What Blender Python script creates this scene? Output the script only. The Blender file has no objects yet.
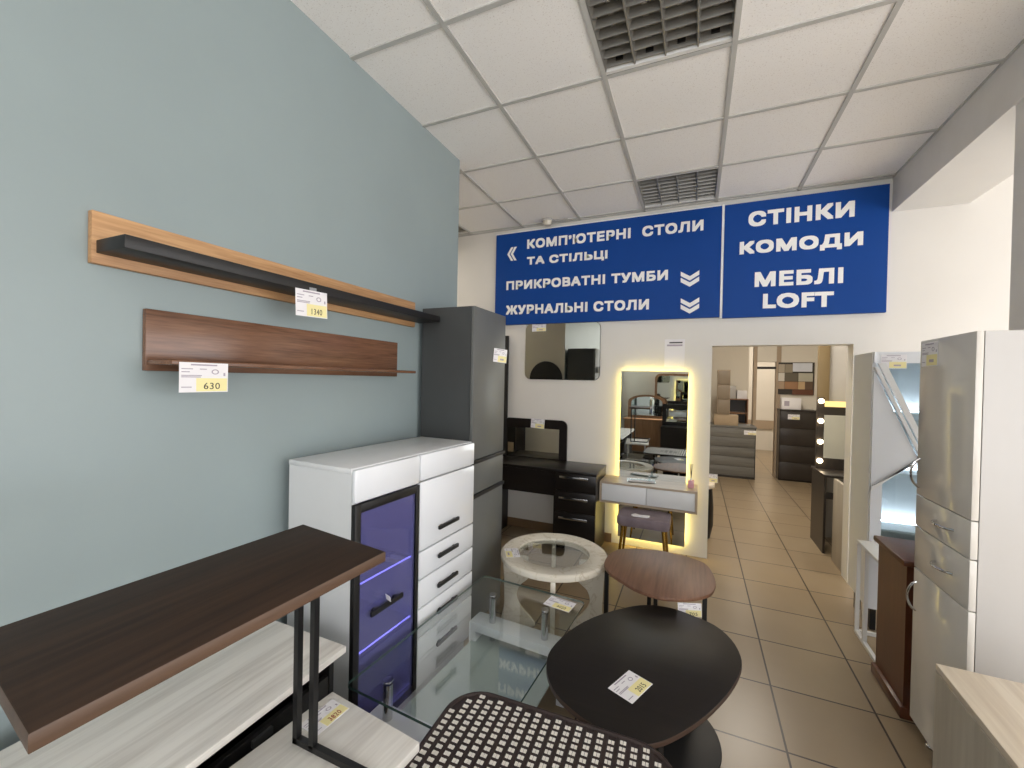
import bpy, bmesh, math, random
from mathutils import Vector, Matrix
random.seed(7)
sc = bpy.context.scene
col = sc.collection
PI = math.pi

# ------------------------------------------------------------------ camera
CAM_H = 1.53
YAW, PITCH, ROLL, FPX = -0.4116, -0.0100, 0.0205, 419.8
cy, sy = math.cos(YAW), math.sin(YAW)
fw = Vector((math.cos(PITCH) * sy, math.cos(PITCH) * cy, math.sin(PITCH)))
rt = Vector((cy, -sy, 0)); up = rt.cross(fw)
rt2 = math.cos(ROLL) * rt + math.sin(ROLL) * up
up2 = -math.sin(ROLL) * rt + math.cos(ROLL) * up
cam = bpy.data.cameras.new('camera')
cam_ob = bpy.data.objects.new('camera', cam); col.objects.link(cam_ob)
cam.sensor_width = 36.0; cam.lens = FPX * 36.0 / 1024.0
cam.clip_start = 0.02
cam_ob.matrix_world = Matrix(((rt2.x, up2.x, -fw.x, 0), (rt2.y, up2.y, -fw.y, 0), (rt2.z, up2.z, -fw.z, CAM_H), (0, 0, 0, 1)))
sc.camera = cam_ob

# ------------------------------------------------------------------ world, sun, daylight portals, exposure
sc.view_settings.view_transform = 'Standard'
sc.view_settings.look = 'None'
sc.view_settings.gamma = 1.0
sc.view_settings.use_curve_mapping = False
sc.view_settings.exposure = 0.10
w = bpy.data.worlds.new('sky'); sc.world = w; w.use_nodes = True
bg = w.node_tree.nodes['Background']
bg.inputs[0].default_value = (0.98, 0.98, 1.0, 1); bg.inputs[1].default_value = 4.2
sun = bpy.data.lights.new('sun', 'SUN'); sun.energy = 14.0; sun.angle = 0.01; sun.color = (1.0, 0.95, 0.88)
sun_ob = bpy.data.objects.new('sun', sun); col.objects.link(sun_ob)
sun_ob.rotation_euler = Vector((-0.72, 0.42, -0.78)).to_track_quat('-Z', 'Y').to_euler()

def portal(name, loc, sx, sy_, direction):
    l = bpy.data.lights.new(name, 'AREA'); l.shape = 'RECTANGLE'; l.size = sx; l.size_y = sy_
    l.cycles.is_portal = True
    o = bpy.data.objects.new(name, l); col.objects.link(o); o.location = loc
    o.rotation_euler = Vector(direction).to_track_quat('-Z', 'Y').to_euler()
portal('portal_front', (2.25, -2.32, 1.45), 4.3, 2.7, (0, 1, 0))
portal('portal_added_opening', (-0.75, -2.32, 2.475), 1.7, 0.95, (0, 1, 0))  # opening added high in the front wall to light the beam side and column
portal('portal_right', (4.72, 0.8, 1.45), 5.2, 2.7, (-1, 0, 0))

def fill_light(name, loc, power, size, color, direction=(0, 0, -1)):
    l = bpy.data.lights.new(name, 'AREA'); l.energy = power; l.size = size; l.color = color
    o = bpy.data.objects.new(name, l); col.objects.link(o); o.location = loc
    o.rotation_euler = Vector(direction).to_track_quat('-Z', 'Y').to_euler()
fill_light('back_room_fill', (0.6, 6.0, 3.05), 40, 0.6, (1, 0.92, 0.80))  # unseen area light added to brighten the room beyond the opening
fill_light('near_room_fill', (0.7, 4.7, 3.05), 30, 0.5, (1, 0.92, 0.80))  # unseen light added for camera-facing surfaces just past the opening
fill_light('far_room_fill', (1.2, 9.8, 3.05), 55, 0.6, (1, 0.92, 0.82))  # unseen area light added to brighten the farthest room
fill_light('side_room_fill', (-3.2, 3.3, 3.05), 14, 0.6, (1, 0.92, 0.80))  # unseen area light added to lift the passage and back wall

# ------------------------------------------------------------------ materials
def lin(c):
    def f(v):
        v /= 255.0
        return v / 12.92 if v <= 0.04045 else ((v + 0.055) / 1.055) ** 2.4
    return (f(c[0]), f(c[1]), f(c[2]), 1)
def new_mat(name):
    m = bpy.data.materials.new(name); m.use_nodes = True
    return m, m.node_tree, m.node_tree.nodes['Principled BSDF']
def plain(name, c, rough=0.5, metal=0.0, var=0.04, scale=6.0, bump=0.0, coat=0.0, spec=0.5):
    m, nt, b = new_mat(name)
    tc = nt.nodes.new('ShaderNodeTexCoord'); n = nt.nodes.new('ShaderNodeTexNoise')
    n.inputs['Scale'].default_value = scale; n.inputs['Detail'].default_value = 4
    nt.links.new(tc.outputs['Object'], n.inputs['Vector'])
    r = nt.nodes.new('ShaderNodeValToRGB')
    L = lin(c)
    r.color_ramp.elements[0].position = 0.3; r.color_ramp.elements[1].position = 0.7
    r.color_ramp.elements[0].color = tuple(v * (1 - var) for v in L[:3]) + (1,)
    r.color_ramp.elements[1].color = tuple(min(1, v * (1 + var)) for v in L[:3]) + (1,)
    nt.links.new(n.outputs['Fac'], r.inputs['Fac']); nt.links.new(r.outputs['Color'], b.inputs['Base Color'])
    b.inputs['Roughness'].default_value = rough; b.inputs['Metallic'].default_value = metal
    b.inputs['Coat Weight'].default_value = coat; b.inputs['Specular IOR Level'].default_value = spec
    b.inputs['Coat Roughness'].default_value = 0.03
    if bump:
        bp = nt.nodes.new('ShaderNodeBump'); bp.inputs['Strength'].default_value = bump; bp.inputs['Distance'].default_value = 0.004
        n2 = nt.nodes.new('ShaderNodeTexNoise'); n2.inputs['Scale'].default_value = scale * 25
        nt.links.new(tc.outputs['Object'], n2.inputs['Vector']); nt.links.new(n2.outputs['Fac'], bp.inputs['Height'])
        nt.links.new(bp.outputs['Normal'], b.inputs['Normal'])
    return m
def wood(name, dark, light, axis='Y', rough=0.45, scale=1.0, rings=0.35, lo=0.3, hi=0.7, coat=0.0):
    m, nt, b = new_mat(name)
    tc = nt.nodes.new('ShaderNodeTexCoord'); mp = nt.nodes.new('ShaderNodeMapping')
    s = {'X': (0.9, 16, 16), 'Y': (16, 0.9, 16), 'Z': (16, 16, 0.9)}[axis]
    mp.inputs['Scale'].default_value = [v * scale for v in s]
    nt.links.new(tc.outputs['Object'], mp.inputs['Vector'])
    n = nt.nodes.new('ShaderNodeTexNoise'); n.inputs['Scale'].default_value = 1.0; n.inputs['Detail'].default_value = 8
    n.inputs['Distortion'].default_value = 0.6; n.inputs['Roughness'].default_value = 0.6
    nt.links.new(mp.outputs['Vector'], n.inputs['Vector'])
    n2 = nt.nodes.new('ShaderNodeTexNoise'); n2.inputs['Scale'].default_value = 6.0; n2.inputs['Detail'].default_value = 3
    nt.links.new(mp.outputs['Vector'], n2.inputs['Vector'])
    mx = nt.nodes.new('ShaderNodeMix'); mx.data_type = 'FLOAT'; mx.inputs['Factor'].default_value = rings
    nt.links.new(n.outputs['Fac'], mx.inputs['A']); nt.links.new(n2.outputs['Fac'], mx.inputs['B'])
    r = nt.nodes.new('ShaderNodeValToRGB'); e = r.color_ramp.elements
    e[0].position = lo; e[1].position = hi; e[0].color = lin(dark); e[1].color = lin(light)
    nt.links.new(mx.outputs['Result'], r.inputs['Fac']); nt.links.new(r.outputs['Color'], b.inputs['Base Color'])
    b.inputs['Roughness'].default_value = rough; b.inputs['Coat Weight'].default_value = coat
    return m
def glass(name, tint=(0.93, 0.97, 0.95), refl=1.0, rough=0.0, ior=1.5):
    m = bpy.data.materials.new(name); m.use_nodes = True; nt = m.node_tree; nt.nodes.clear()
    o = nt.nodes.new('ShaderNodeOutputMaterial'); t = nt.nodes.new('ShaderNodeBsdfTransparent'); g = nt.nodes.new('ShaderNodeBsdfGlossy')
    g.inputs['Roughness'].default_value = rough; t.inputs['Color'].default_value = tint + (1,)
    f = nt.nodes.new('ShaderNodeLayerWeight'); f.inputs['Blend'].default_value = 0.5
    pw = nt.nodes.new('ShaderNodeMath'); pw.operation = 'POWER'; pw.inputs[1].default_value = 5.0
    nt.links.new(f.outputs['Facing'], pw.inputs[0])
    mt = nt.nodes.new('ShaderNodeMath'); mt.operation = 'MULTIPLY_ADD'; mt.inputs[1].default_value = 0.9 * refl; mt.inputs[2].default_value = 0.045 * refl; mt.use_clamp = True
    mix = nt.nodes.new('ShaderNodeMixShader')
    nt.links.new(pw.outputs[0], mt.inputs[0]); nt.links.new(mt.outputs[0], mix.inputs[0])
    nt.links.new(t.outputs[0], mix.inputs[1]); nt.links.new(g.outputs[0], mix.inputs[2]); nt.links.new(mix.outputs[0], o.inputs['Surface'])
    return m
def glow(name, c, strength):
    m = bpy.data.materials.new(name); m.use_nodes = True; nt = m.node_tree; nt.nodes.clear()
    o = nt.nodes.new('ShaderNodeOutputMaterial'); e = nt.nodes.new('ShaderNodeEmission')
    e.inputs['Color'].default_value = lin(c); e.inputs['Strength'].default_value = strength
    nt.links.new(e.outputs[0], o.inputs['Surface']); return m

M = {}
M['blue_wall'] = plain('blue_grey_wall_paint', (144, 157, 158), 0.36, var=0.03, scale=2.0, spec=0.4)
M['white_wall'] = plain('cream_wall_paint', (221, 218, 212), 0.55, var=0.02, scale=2.5)
M['beige_wall'] = plain('beige_wall_paint', (214, 207, 194), 0.6, var=0.03, scale=2)
M['tan_trim'] = plain('tan_door_trim', (164, 145, 122), 0.5, var=0.04)
M['beam'] = plain('grey_beam_paint', (222, 219, 215), 0.6, var=0.03)
M['ceil_bar'] = plain('ceiling_grid_paint', (188, 188, 184), 0.5)
M['brown_tile'] = plain('brown_tile_skirting', (128, 104, 78), 0.35)
M['black'] = plain('black_satin', (22, 21, 21), 0.45, var=0.1)
M['black_metal'] = plain('black_powder_coat', (17, 17, 18), 0.4, var=0.1)
M['black_wood'] = wood('black_brown_veneer', (17, 14, 13), (30, 25, 23), 'X', 0.28)
M['black_table'] = wood('wenge_laminate', (22, 18, 15), (31, 26, 22), 'X', 0.42)
M['black_table'].node_tree.nodes['Principled BSDF'].inputs['Specular IOR Level'].default_value = 0.28
M['black_wood'].node_tree.nodes['Principled BSDF'].inputs['Specular IOR Level'].default_value = 0.4
M['wenge_edge'] = plain('wenge_edge_band', (66, 50, 42), 0.4)
M['anthracite'] = plain('anthracite_front_reflection', (98, 100, 98), 0.38, var=0.04, spec=0.5)  # painted lighter than the carcass to imitate reflection on the fronts
M['anth_side'] = plain('anthracite_carcass', (64, 66, 66), 0.45, var=0.04)
M['gloss_white'] = plain('white_gloss_front', (226, 229, 233), 0.14, var=0.01, coat=0.4)
M['white_lam'] = plain('white_laminate', (216, 218, 219), 0.35, var=0.015)
M['gloss_warm'] = plain('warm_white_gloss', (210, 206, 198), 0.10, var=0.01, coat=0.0, spec=0.4)
M['warm_lam'] = plain('warm_white_shaded', (184, 181, 177), 0.25, var=0.01)  # darkened to imitate the tall cabinet's shaded side; other cream parts share it
M['chrome'] = plain('chrome', (205, 206, 208), 0.12, metal=1.0, var=0.01)
M['gold'] = plain('brass_gold', (182, 146, 70), 0.25, metal=1.0, var=0.03)
M['mirror'] = plain('mirror_silver', (222, 226, 222), 0.015, metal=1.0, var=0.002)
M['dark_mirror'] = plain('mirror_silver_grey', (190, 190, 180), 0.02, metal=1.0, var=0.002)
M['oak'] = wood('wotan_oak', (142, 98, 60), (212, 170, 122), 'Y', 0.5, 1.3)
M['walnut_y'] = wood('walnut_veneer', (78, 52, 37), (138, 99, 74), 'Y', 0.22, 1.6)
M['walnut_top'] = wood('walnut_laminate', (82, 55, 40), (132, 95, 72), 'Y', 0.48, 0.9)
M['smoked'] = wood('smoked_oak', (26, 17, 12), (64, 45, 31), 'Y', 0.6, 0.75, 0.45)
M['smoked'].node_tree.nodes['Principled BSDF'].inputs['Specular IOR Level'].default_value = 0.3
M['smoked_edge'] = wood('smoked_oak_edge', (62, 46, 35), (94, 72, 56), 'Y', 0.45, 1.0)
M['white_pine'] = wood('whitewashed_pine', (170, 163, 154), (224, 221, 214), 'Y', 0.45, 0.8, 0.3, 0.22, 0.55)
M['sonoma'] = wood('sonoma_grey_oak', (150, 134, 116), (190, 174, 154), 'X', 0.35, 1.0)
M['craft_oak'] = wood('craft_white_oak', (186, 166, 142), (236, 224, 204), 'Y', 0.4, 0.7, 0.3, 0.25, 0.6)
M['craft_side'] = wood('craft_oak_side', (166, 156, 140), (198, 190, 174), 'Z', 0.4, 0.7, 0.3)
M['red_brown'] = wood('red_brown_walnut', (72, 36, 20), (98, 54, 32), 'Z', 0.32, 0.6)
M['grey_oak'] = wood('grey_oak_front', (84, 82, 78), (122, 120, 114), 'X', 0.4, 0.8)
M['brown_wood'] = wood('chestnut_wood', (112, 78, 52), (158, 118, 84), 'Z', 0.4)
M['dark_stain'] = plain('dark_stained_board', (48, 42, 38), 0.35, var=0.15, scale=4)
M['marble'] = plain('cream_marble_print', (222, 215, 198), 0.2, var=0.10, scale=5)
def marble(name, base, vein):
    m, nt, b = new_mat(name)
    tc = nt.nodes.new('ShaderNodeTexCoord'); n = nt.nodes.new('ShaderNodeTexNoise'); n.inputs['Scale'].default_value = 7; n.inputs['Detail'].default_value = 8; n.inputs['Distortion'].default_value = 1.6
    nt.links.new(tc.outputs['Object'], n.inputs['Vector'])
    r = nt.nodes.new('ShaderNodeValToRGB'); e = r.color_ramp.elements
    e[0].position = 0.485; e[0].color = lin(base); e[1].position = 0.53; e[1].color = lin(base); k = e.new(0.505); k.color = lin(vein)
    nt.links.new(n.outputs['Fac'], r.inputs['Fac']); nt.links.new(r.outputs['Color'], b.inputs['Base Color']); b.inputs['Roughness'].default_value = 0.2
    return m
M['marble'] = marble('cream_marble_print', (214, 208, 193), (194, 184, 162))
M['white_paint'] = plain('white_lacquer', (222, 222, 220), 0.3, var=0.01)
M['velvet'] = plain('lilac_velvet', (122, 110, 116), 0.85, var=0.15, scale=9, bump=0.3)
M['paper'] = plain('white_card', (232, 230, 232), 0.6, var=0.01)
M['yellow_paper'] = plain('yellow_card', (236, 226, 166), 0.6, var=0.01)
M['ink'] = plain('dark_print_ink', (52, 46, 50), 0.6)
M['pale_ink'] = plain('faint_print_ink', (168, 160, 172), 0.6)
M['red_ink'] = plain('red_print_ink', (150, 44, 34), 0.6)
M['sign_blue'] = plain('blue_sign_board', (0, 64, 142), 0.55, var=0.03, spec=0.25)
M['sign_white'] = plain('white_sign_vinyl', (246, 245, 242), 0.5, var=0.01)
M['tag_clip'] = plain('clear_plastic_clip', (150, 152, 156), 0.3)
M['rattan'] = plain('dark_brown_rattan', (42, 29, 26), 0.5, var=0.25, scale=40)
M['rattan_white'] = plain('white_rattan', (226, 222, 212), 0.45, var=0.03)
M['louver'] = plain('brushed_louver', (150, 148, 142), 0.35, metal=0.6, var=0.05)
M['tube'] = plain('unlit_tube_glass', (205, 205, 202), 0.25)
M['glass'] = glass('clear_table_glass', (0.965, 0.985, 0.978), 2.0)
M['frosted'] = plain('frosted_green_glass', (196, 208, 202), 0.25); M['frosted'].node_tree.nodes['Principled BSDF'].inputs['Alpha'].default_value = 0.85
M['glass_edge'] = plain('green_glass_edge', (70, 92, 86), 0.15)
M['thin_glass'] = glass('cabinet_glass', (0.80, 0.86, 0.87), 1.0)
M['tint_glass'] = glass('smoked_violet_glass', (0.66, 0.66, 0.82), 3.0)
M['led_warm'] = glow('warm_led_strip', (255, 226, 120), 16.0)
M['led_cool'] = glow('cool_led_strip', (235, 242, 255), 17.0)
M['led_blue'] = glow('blue_led_strip', (150, 145, 255), 8.0)
M['bulb'] = glow('lit_bulb', (255, 232, 190), 14.0)
M['lit_yellow'] = glow('warm_lamp_diffuser', (255, 220, 140), 1.4)
def haze_veil(name, c, amount):
    m = M[name]; nt = m.node_tree; out = [n for n in nt.nodes if n.type == 'OUTPUT_MATERIAL'][0]
    src = out.inputs['Surface'].links[0].from_socket
    d = nt.nodes.new('ShaderNodeBsdfDiffuse'); d.inputs['Color'].default_value = lin(c)
    mx = nt.nodes.new('ShaderNodeMixShader'); mx.inputs[0].default_value = amount
    nt.links.new(src, mx.inputs[1]); nt.links.new(d.outputs[0], mx.inputs[2]); nt.links.new(mx.outputs[0], out.inputs['Surface'])
haze_veil('tint_glass', (112, 112, 168), 0.42)  # diffuse violet mixed in to imitate lit haze on the glass door
M['violet_back'] = plain('white_back', (216, 216, 222), 0.5)

def ceiling_mat():
    m, nt, b = new_mat('mineral_ceiling_tile')
    tc = nt.nodes.new('ShaderNodeTexCoord'); n = nt.nodes.new('ShaderNodeTexNoise')
    n.inputs['Scale'].default_value = 150; n.inputs['Detail'].default_value = 3
    nt.links.new(tc.outputs['Object'], n.inputs['Vector'])
    r = nt.nodes.new('ShaderNodeValToRGB'); e = r.color_ramp.elements
    e[0].position = 0.30; e[0].color = lin((222, 218, 214)); e[1].position = 0.40; e[1].color = lin((246, 245, 243))
    nt.links.new(n.outputs['Fac'], r.inputs['Fac']); nt.links.new(r.outputs['Color'], b.inputs['Base Color'])
    b.inputs['Roughness'].default_value = 0.9
    bp = nt.nodes.new('ShaderNodeBump'); bp.inputs['Strength'].default_value = 0.25; bp.inputs['Distance'].default_value = 0.003
    nt.links.new(n.outputs['Fac'], bp.inputs['Height']); nt.links.new(bp.outputs['Normal'], b.inputs['Normal'])
    return m
M['ceiling'] = ceiling_mat()
def floor_mat():
    m, nt, b = new_mat('beige_floor_tiles')
    tc = nt.nodes.new('ShaderNodeTexCoord'); mp = nt.nodes.new('ShaderNodeMapping')
    P = 0.424
    mp.inputs['Location'].default_value = (-0.386 / P + 20, -3.758 / P + 20, 0); mp.inputs['Scale'].default_value = (1 / P, 1 / P, 1)
    nt.links.new(tc.outputs['Object'], mp.inputs['Vector'])
    br = nt.nodes.new('ShaderNodeTexBrick'); br.offset = 0.0; br.squash = 1.0
    br.inputs['Scale'].default_value = 1.0; br.inputs['Brick Width'].default_value = 1.0; br.inputs['Row Height'].default_value = 1.0
    br.inputs['Mortar Size'].default_value = 0.011; br.inputs['Mortar Smooth'].default_value = 0.1; br.inputs['Bias'].default_value = 0
    br.inputs['Color1'].default_value = lin((148, 131, 106)); br.inputs['Color2'].default_value = lin((142, 124, 99)); br.inputs['Mortar'].default_value = lin((48, 35, 26))
    nt.links.new(mp.outputs['Vector'], br.inputs['Vector'])
    n = nt.nodes.new('ShaderNodeTexNoise'); n.inputs['Scale'].default_value = 3.5; n.inputs['Detail'].default_value = 6
    nt.links.new(tc.outputs['Object'], n.inputs['Vector'])
    r = nt.nodes.new('ShaderNodeValToRGB'); r.color_ramp.elements[0].color = (0.86, 0.85, 0.84, 1); r.color_ramp.elements[1].color = (1.08, 1.08, 1.08, 1)
    nt.links.new(n.outputs['Fac'], r.inputs['Fac'])
    mx = nt.nodes.new('ShaderNodeMix'); mx.data_type = 'RGBA'; mx.blend_type = 'MULTIPLY'; mx.inputs['Factor'].default_value = 1.0
    nt.links.new(br.outputs['Color'], mx.inputs['A']); nt.links.new(r.outputs['Color'], mx.inputs['B'])
    nt.links.new(mx.outputs['Result'], b.inputs['Base Color'])
    b.inputs['Roughness'].default_value = 0.30
    bp = nt.nodes.new('ShaderNodeBump'); bp.inputs['Strength'].default_value = 0.4; bp.inputs['Distance'].default_value = 0.002; bp.invert = True
    nt.links.new(br.outputs['Fac'], bp.inputs['Height']); nt.links.new(bp.outputs['Normal'], b.inputs['Normal'])
    return m
M['floor'] = floor_mat()

# ------------------------------------------------------------------ mesh helpers
def box(bm, x0, x1, y0, y1, z0, z1, bev=0.0, mi=0):
    mat = Matrix.Translation(((x0 + x1) / 2, (y0 + y1) / 2, (z0 + z1) / 2)) @ Matrix.Diagonal((abs(x1 - x0), abs(y1 - y0), abs(z1 - z0), 1))
    r = bmesh.ops.create_cube(bm, size=1, matrix=mat)
    vs = r['verts']
    fs = set(f for v in vs for f in v.link_faces)
    for f in fs: f.material_index = mi
    if bev > 0:
        es = list(set(e for v in vs for e in v.link_edges))
        rr = bmesh.ops.bevel(bm, geom=es, offset=bev, segments=2, profile=0.5, affect='EDGES')
        for f in rr['faces']: f.material_index = mi
    return bm
def B(*a, **k):
    return box(bmesh.new(), *a, **k)
def cyl(bm, p0, p1, r0, r1=None, seg=18, mi=0):
    p0, p1 = Vector(p0), Vector(p1); d = p1 - p0
    q = d.to_track_quat('Z', 'Y').to_matrix().to_4x4()
    rr = bmesh.ops.create_cone(bm, cap_ends=True, segments=seg, radius1=r0, radius2=r0 if r1 is None else r1, depth=d.length, matrix=Matrix.Translation((p0 + p1) / 2) @ q)
    for f in set(f for v in rr['verts'] for f in v.link_faces): f.material_index = mi
    return bm
def tube(bm, pts, r, seg=8):
    pts = [Vector(p) for p in pts]; rings = []
    for i, p in enumerate(pts):
        a = pts[max(i - 1, 0)]; b = pts[min(i + 1, len(pts) - 1)]
        q = (b - a).to_track_quat('Z', 'Y')
        rings.append([bm.verts.new(p + q @ Vector((r * math.cos(2 * PI * k / seg), r * math.sin(2 * PI * k / seg), 0))) for k in range(seg)])
    for i in range(len(rings) - 1):
        for k in range(seg):
            bm.faces.new((rings[i][k], rings[i][(k + 1) % seg], rings[i + 1][(k + 1) % seg], rings[i + 1][k]))
    bm.faces.new(list(reversed(rings[0]))); bm.faces.new(rings[-1])
    return bm
def lathe(bm, prof, cx=0, cy_=0, seg=32):
    rings = []
    for r, z in prof:
        rings.append([bm.verts.new((cx + r * math.cos(2 * PI * k / seg), cy_ + r * math.sin(2 * PI * k / seg), z)) for k in range(seg)])
    for i in range(len(rings) - 1):
        for k in range(seg):
            bm.faces.new((rings[i][k], rings[i][(k + 1) % seg], rings[i + 1][(k + 1) % seg], rings[i + 1][k]))
    bm.faces.new(list(reversed(rings[0]))); bm.faces.new(rings[-1])
    return bm
def prism(bm, poly, a0, a1, axis='Z', bev=0.0, mi=0):
    """extrude a 2-D outline along an axis; axis Y: outline is (x, z); axis X: outline is (y, z)"""
    def P(u, v, t):
        return {'Z': (u, v, t), 'Y': (u, t, v), 'X': (t, u, v)}[axis]
    lo = [bm.verts.new(P(u, v, a0)) for u, v in poly]; hi = [bm.verts.new(P(u, v, a1)) for u, v in poly]
    fs = [bm.faces.new(lo), bm.faces.new(hi)]
    n = len(poly)
    for i in range(n): fs.append(bm.faces.new((lo[i], lo[(i + 1) % n], hi[(i + 1) % n], hi[i])))
    bmesh.ops.recalc_face_normals(bm, faces=fs)
    for f in fs: f.material_index = mi
    if bev > 0:
        es = [e for e in fs[0].edges] + [e for e in fs[1].edges]
        r = bmesh.ops.bevel(bm, geom=es, offset=bev, segments=2, profile=0.5, affect='EDGES')
        for f in r['faces']: f.material_index = mi
    return bm
def smooth_loop(pts, n=4):
    """closed Catmull-Rom through the points"""
    out = []; N = len(pts)
    for i in range(N):
        p0, p1, p2, p3 = [Vector(pts[(i + k - 1) % N]) for k in range(4)]
        for j in range(n):
            t = j / n
            out.append(0.5 * ((2 * p1) + (p2 - p0) * t + (2 * p0 - 5 * p1 + 4 * p2 - p3) * t * t + (3 * p1 - p0 - 3 * p2 + p3) * t ** 3))
    return [(v[0], v[1]) for v in out]
def round_rect(x0, x1, y0, y1, r, n=6):
    out = []
    rs = r if isinstance(r, (tuple, list)) else (r,) * 4
    for (cx, cyy, a), rr in zip(((x1, y1, 0), (x0, y1, PI / 2), (x0, y0, PI), (x1, y0, 1.5 * PI)), rs):
        sx = -1 if cx == x1 else 1; sy2 = -1 if cyy == y1 else 1
        for k in range(n + 1):
            t = a + PI / 2 * k / n
            out.append((cx + sx * rr + rr * math.cos(t), cyy + sy2 * rr + rr * math.sin(t)))
            if rr == 0: break
    return out
def obj(name, bm, mats, parent=None, smooth=True, **props):
    me = bpy.data.meshes.new(name)
    bmesh.ops.remove_doubles(bm, verts=bm.verts, dist=1e-6)
    bm.to_mesh(me); bm.free()
    for m in (mats if isinstance(mats, (list, tuple)) else [mats]): me.materials.append(m)
    if smooth:
        for p in me.polygons: p.use_smooth = True
        me.set_sharp_from_angle(angle=math.radians(32))
    o = bpy.data.objects.new(name, me); col.objects.link(o)
    if parent is not None: o.parent = parent
    for k, v in props.items(): o[k] = v
    return o
def thing(name, label, cat, loc=(0, 0, 0), rz=0.0, group=None):
    o = bpy.data.objects.new(name, None); col.objects.link(o)
    o.empty_display_size = 0.1
    o.location = loc; o.rotation_euler = (0, 0, rz); o['label'] = label; o['category'] = cat
    if group: o['group'] = group
    return o
def tag(o, label, cat, group=None):
    o['label'] = label; o['category'] = cat
    if group: o['group'] = group
    return o
def struct(name, bm, mats, smooth=False, parent=None):
    o = obj(name, bm, mats, parent, smooth=smooth)
    if parent is None: o['kind'] = 'structure'
    return o
_txt = {}
def text_mesh(s, bold=0.0, extrude=0.002):
    key = (s, bold, extrude)
    if key not in _txt:
        c = bpy.data.curves.new('lettering', 'FONT'); c.body = s; c.offset = bold; c.extrude = extrude; c.resolution_u = 3; c.space_character = 1.10
        o = bpy.data.objects.new('lettering', c); col.objects.link(o)
        bpy.context.view_layer.update()
        dg = bpy.context.evaluated_depsgraph_get()
        me = bpy.data.meshes.new_from_object(o.evaluated_get(dg))
        _txt[key] = [v.co.copy() for v in me.vertices], [tuple(p.vertices) for p in me.polygons]
        bpy.data.objects.remove(o)
    return _txt[key]
def fit_text(name, s, x0, x1, y0, y1, z, mat, parent, bold=0.02, depth=0.002, frame=None, slope=0.0):
    """lettering stretched to fill a rectangle; frame maps local (x right, y up, z out)"""
    vs, ps = text_mesh(s.replace('\u0406', '\u04c0'), 0.0, 0.002)     # the plain-bar form of the letter
    ax0 = min(v.x for v in vs); ax1 = max(v.x for v in vs); ay0 = min(v.y for v in vs); ay1 = max(v.y for v in vs)
    me = bpy.data.meshes.new(name)
    out = []; faces = []
    d = bold * (y1 - y0)          # stroke thickening: the outline repeated around itself
    x0 += d; x1 -= d; y0 += d; y1 -= d
    ring = [(0, 0)] if d == 0 else [(d * a, d * b_) for a in (-1, 0, 1) for b_ in (-1, 0, 1)]
    for n_, (dx, dy) in enumerate(ring):
        base = len(out)
        for v in vs:
            u = (v.x - ax0) / (ax1 - ax0)
            p = Vector((x0 + u * (x1 - x0) + dx, y0 + (v.y - ay0) / (ay1 - ay0) * (y1 - y0) + slope * (u - 0.5) + dy, z + (depth if v.z > 0 else 0) + n_ * 0.00012))
            out.append(frame @ p if frame else p)
        faces += [tuple(i + base for i in f) for f in ps]
    me.from_pydata(out, [], faces); me.materials.append(mat)
    o = bpy.data.objects.new(name, me); col.objects.link(o); o.parent = parent
    return o
def price_tag(label, mat4, w_, h_, price, ink='ink', group=None, clip=False):
    """card with its own frame: x right, y up, centred, z out of the face"""
    o = obj('price_tag', B(-w_ / 2, w_ / 2, -h_ / 2, h_ / 2, 0, 0.0012), M['paper'], smooth=False)
    o.matrix_world = mat4
    tag(o, label, 'price tag', group)
    e = 0.0012
    obj('price_field', B(-w_ * 0.17, w_ * 0.48, -h_ * 0.47, -h_ * 0.02, e, e + 0.0006), M['yellow_paper'], o, False)
    lines = bmesh.new()
    box(lines, -w_ * 0.28, w_ * 0.26, h_ * 0.40, h_ * 0.45, e, e + 0.0005)
    for y, a, b_ in ((0.27, -0.46, -0.24), (0.27, -0.10, 0.04), (0.17, -0.46, -0.30), (0.05, -0.46, -0.06), (0.0, -0.46, -0.08), (-0.34, -0.46, -0.26)):
        box(lines, w_ * a, w_ * b_, h_ * y, h_ * (y + 0.03), e, e + 0.0005)
    for k in range(14):
        a = 2 * PI * k / 14; a2 = 2 * PI * (k + 1) / 14
        for r_, hh in ((0.075, 0.0),):
            p = [(w_ * (0.22 + 0.08 * math.cos(t)), h_ * (0.20 + 0.09 * math.sin(t))) for t in (a, a2)]
            q = [(w_ * (0.22 + 0.055 * math.cos(t)), h_ * (0.20 + 0.06 * math.sin(t))) for t in (a2, a)]
            prism(lines, p + q, e, e + 0.0005)
    box(lines, w_ * 0.40, w_ * 0.44, h_ * 0.06, h_ * 0.17, e, e + 0.0005)
    obj('small_print', lines, M['pale_ink'], o, False)
    if not price:      # figures too small to read in the photo: a blurred dark mark only
        obj('price_mark', B(w_ * 0.0, w_ * 0.28, -h_ * 0.34, -h_ * 0.22, e + 0.0006, e + 0.0009), M['pale_ink'], o, False)
    else: fit_text('lettering', price, -w_ * 0.02, w_ * 0.32, -h_ * 0.40, -h_ * 0.18, e + 0.0006, M[ink], o, 0.0, 0.0006)
    if clip:
        obj('clip', B(-w_ * 0.06, w_ * 0.16, h_ * 0.42, h_ * 0.62, -0.002, -0.0002), M['tag_clip'], o, False)
    return o
def frame(origin, xd, yd):
    x = Vector(xd).normalized(); y = Vector(yd).normalized(); z = x.cross(y).normalized(); y = z.cross(x)
    return Matrix(((x.x, y.x, z.x, origin[0]), (x.y, y.y, z.y, origin[1]), (x.z, y.z, z.z, origin[2]), (0, 0, 0, 1)))

# ------------------------------------------------------------------ the room
HC = 3.109
YB = 4.05
struct('floor', B(-5.0, 4.7, -2.3, 12.0, -0.1, 0), M['floor'])
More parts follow.
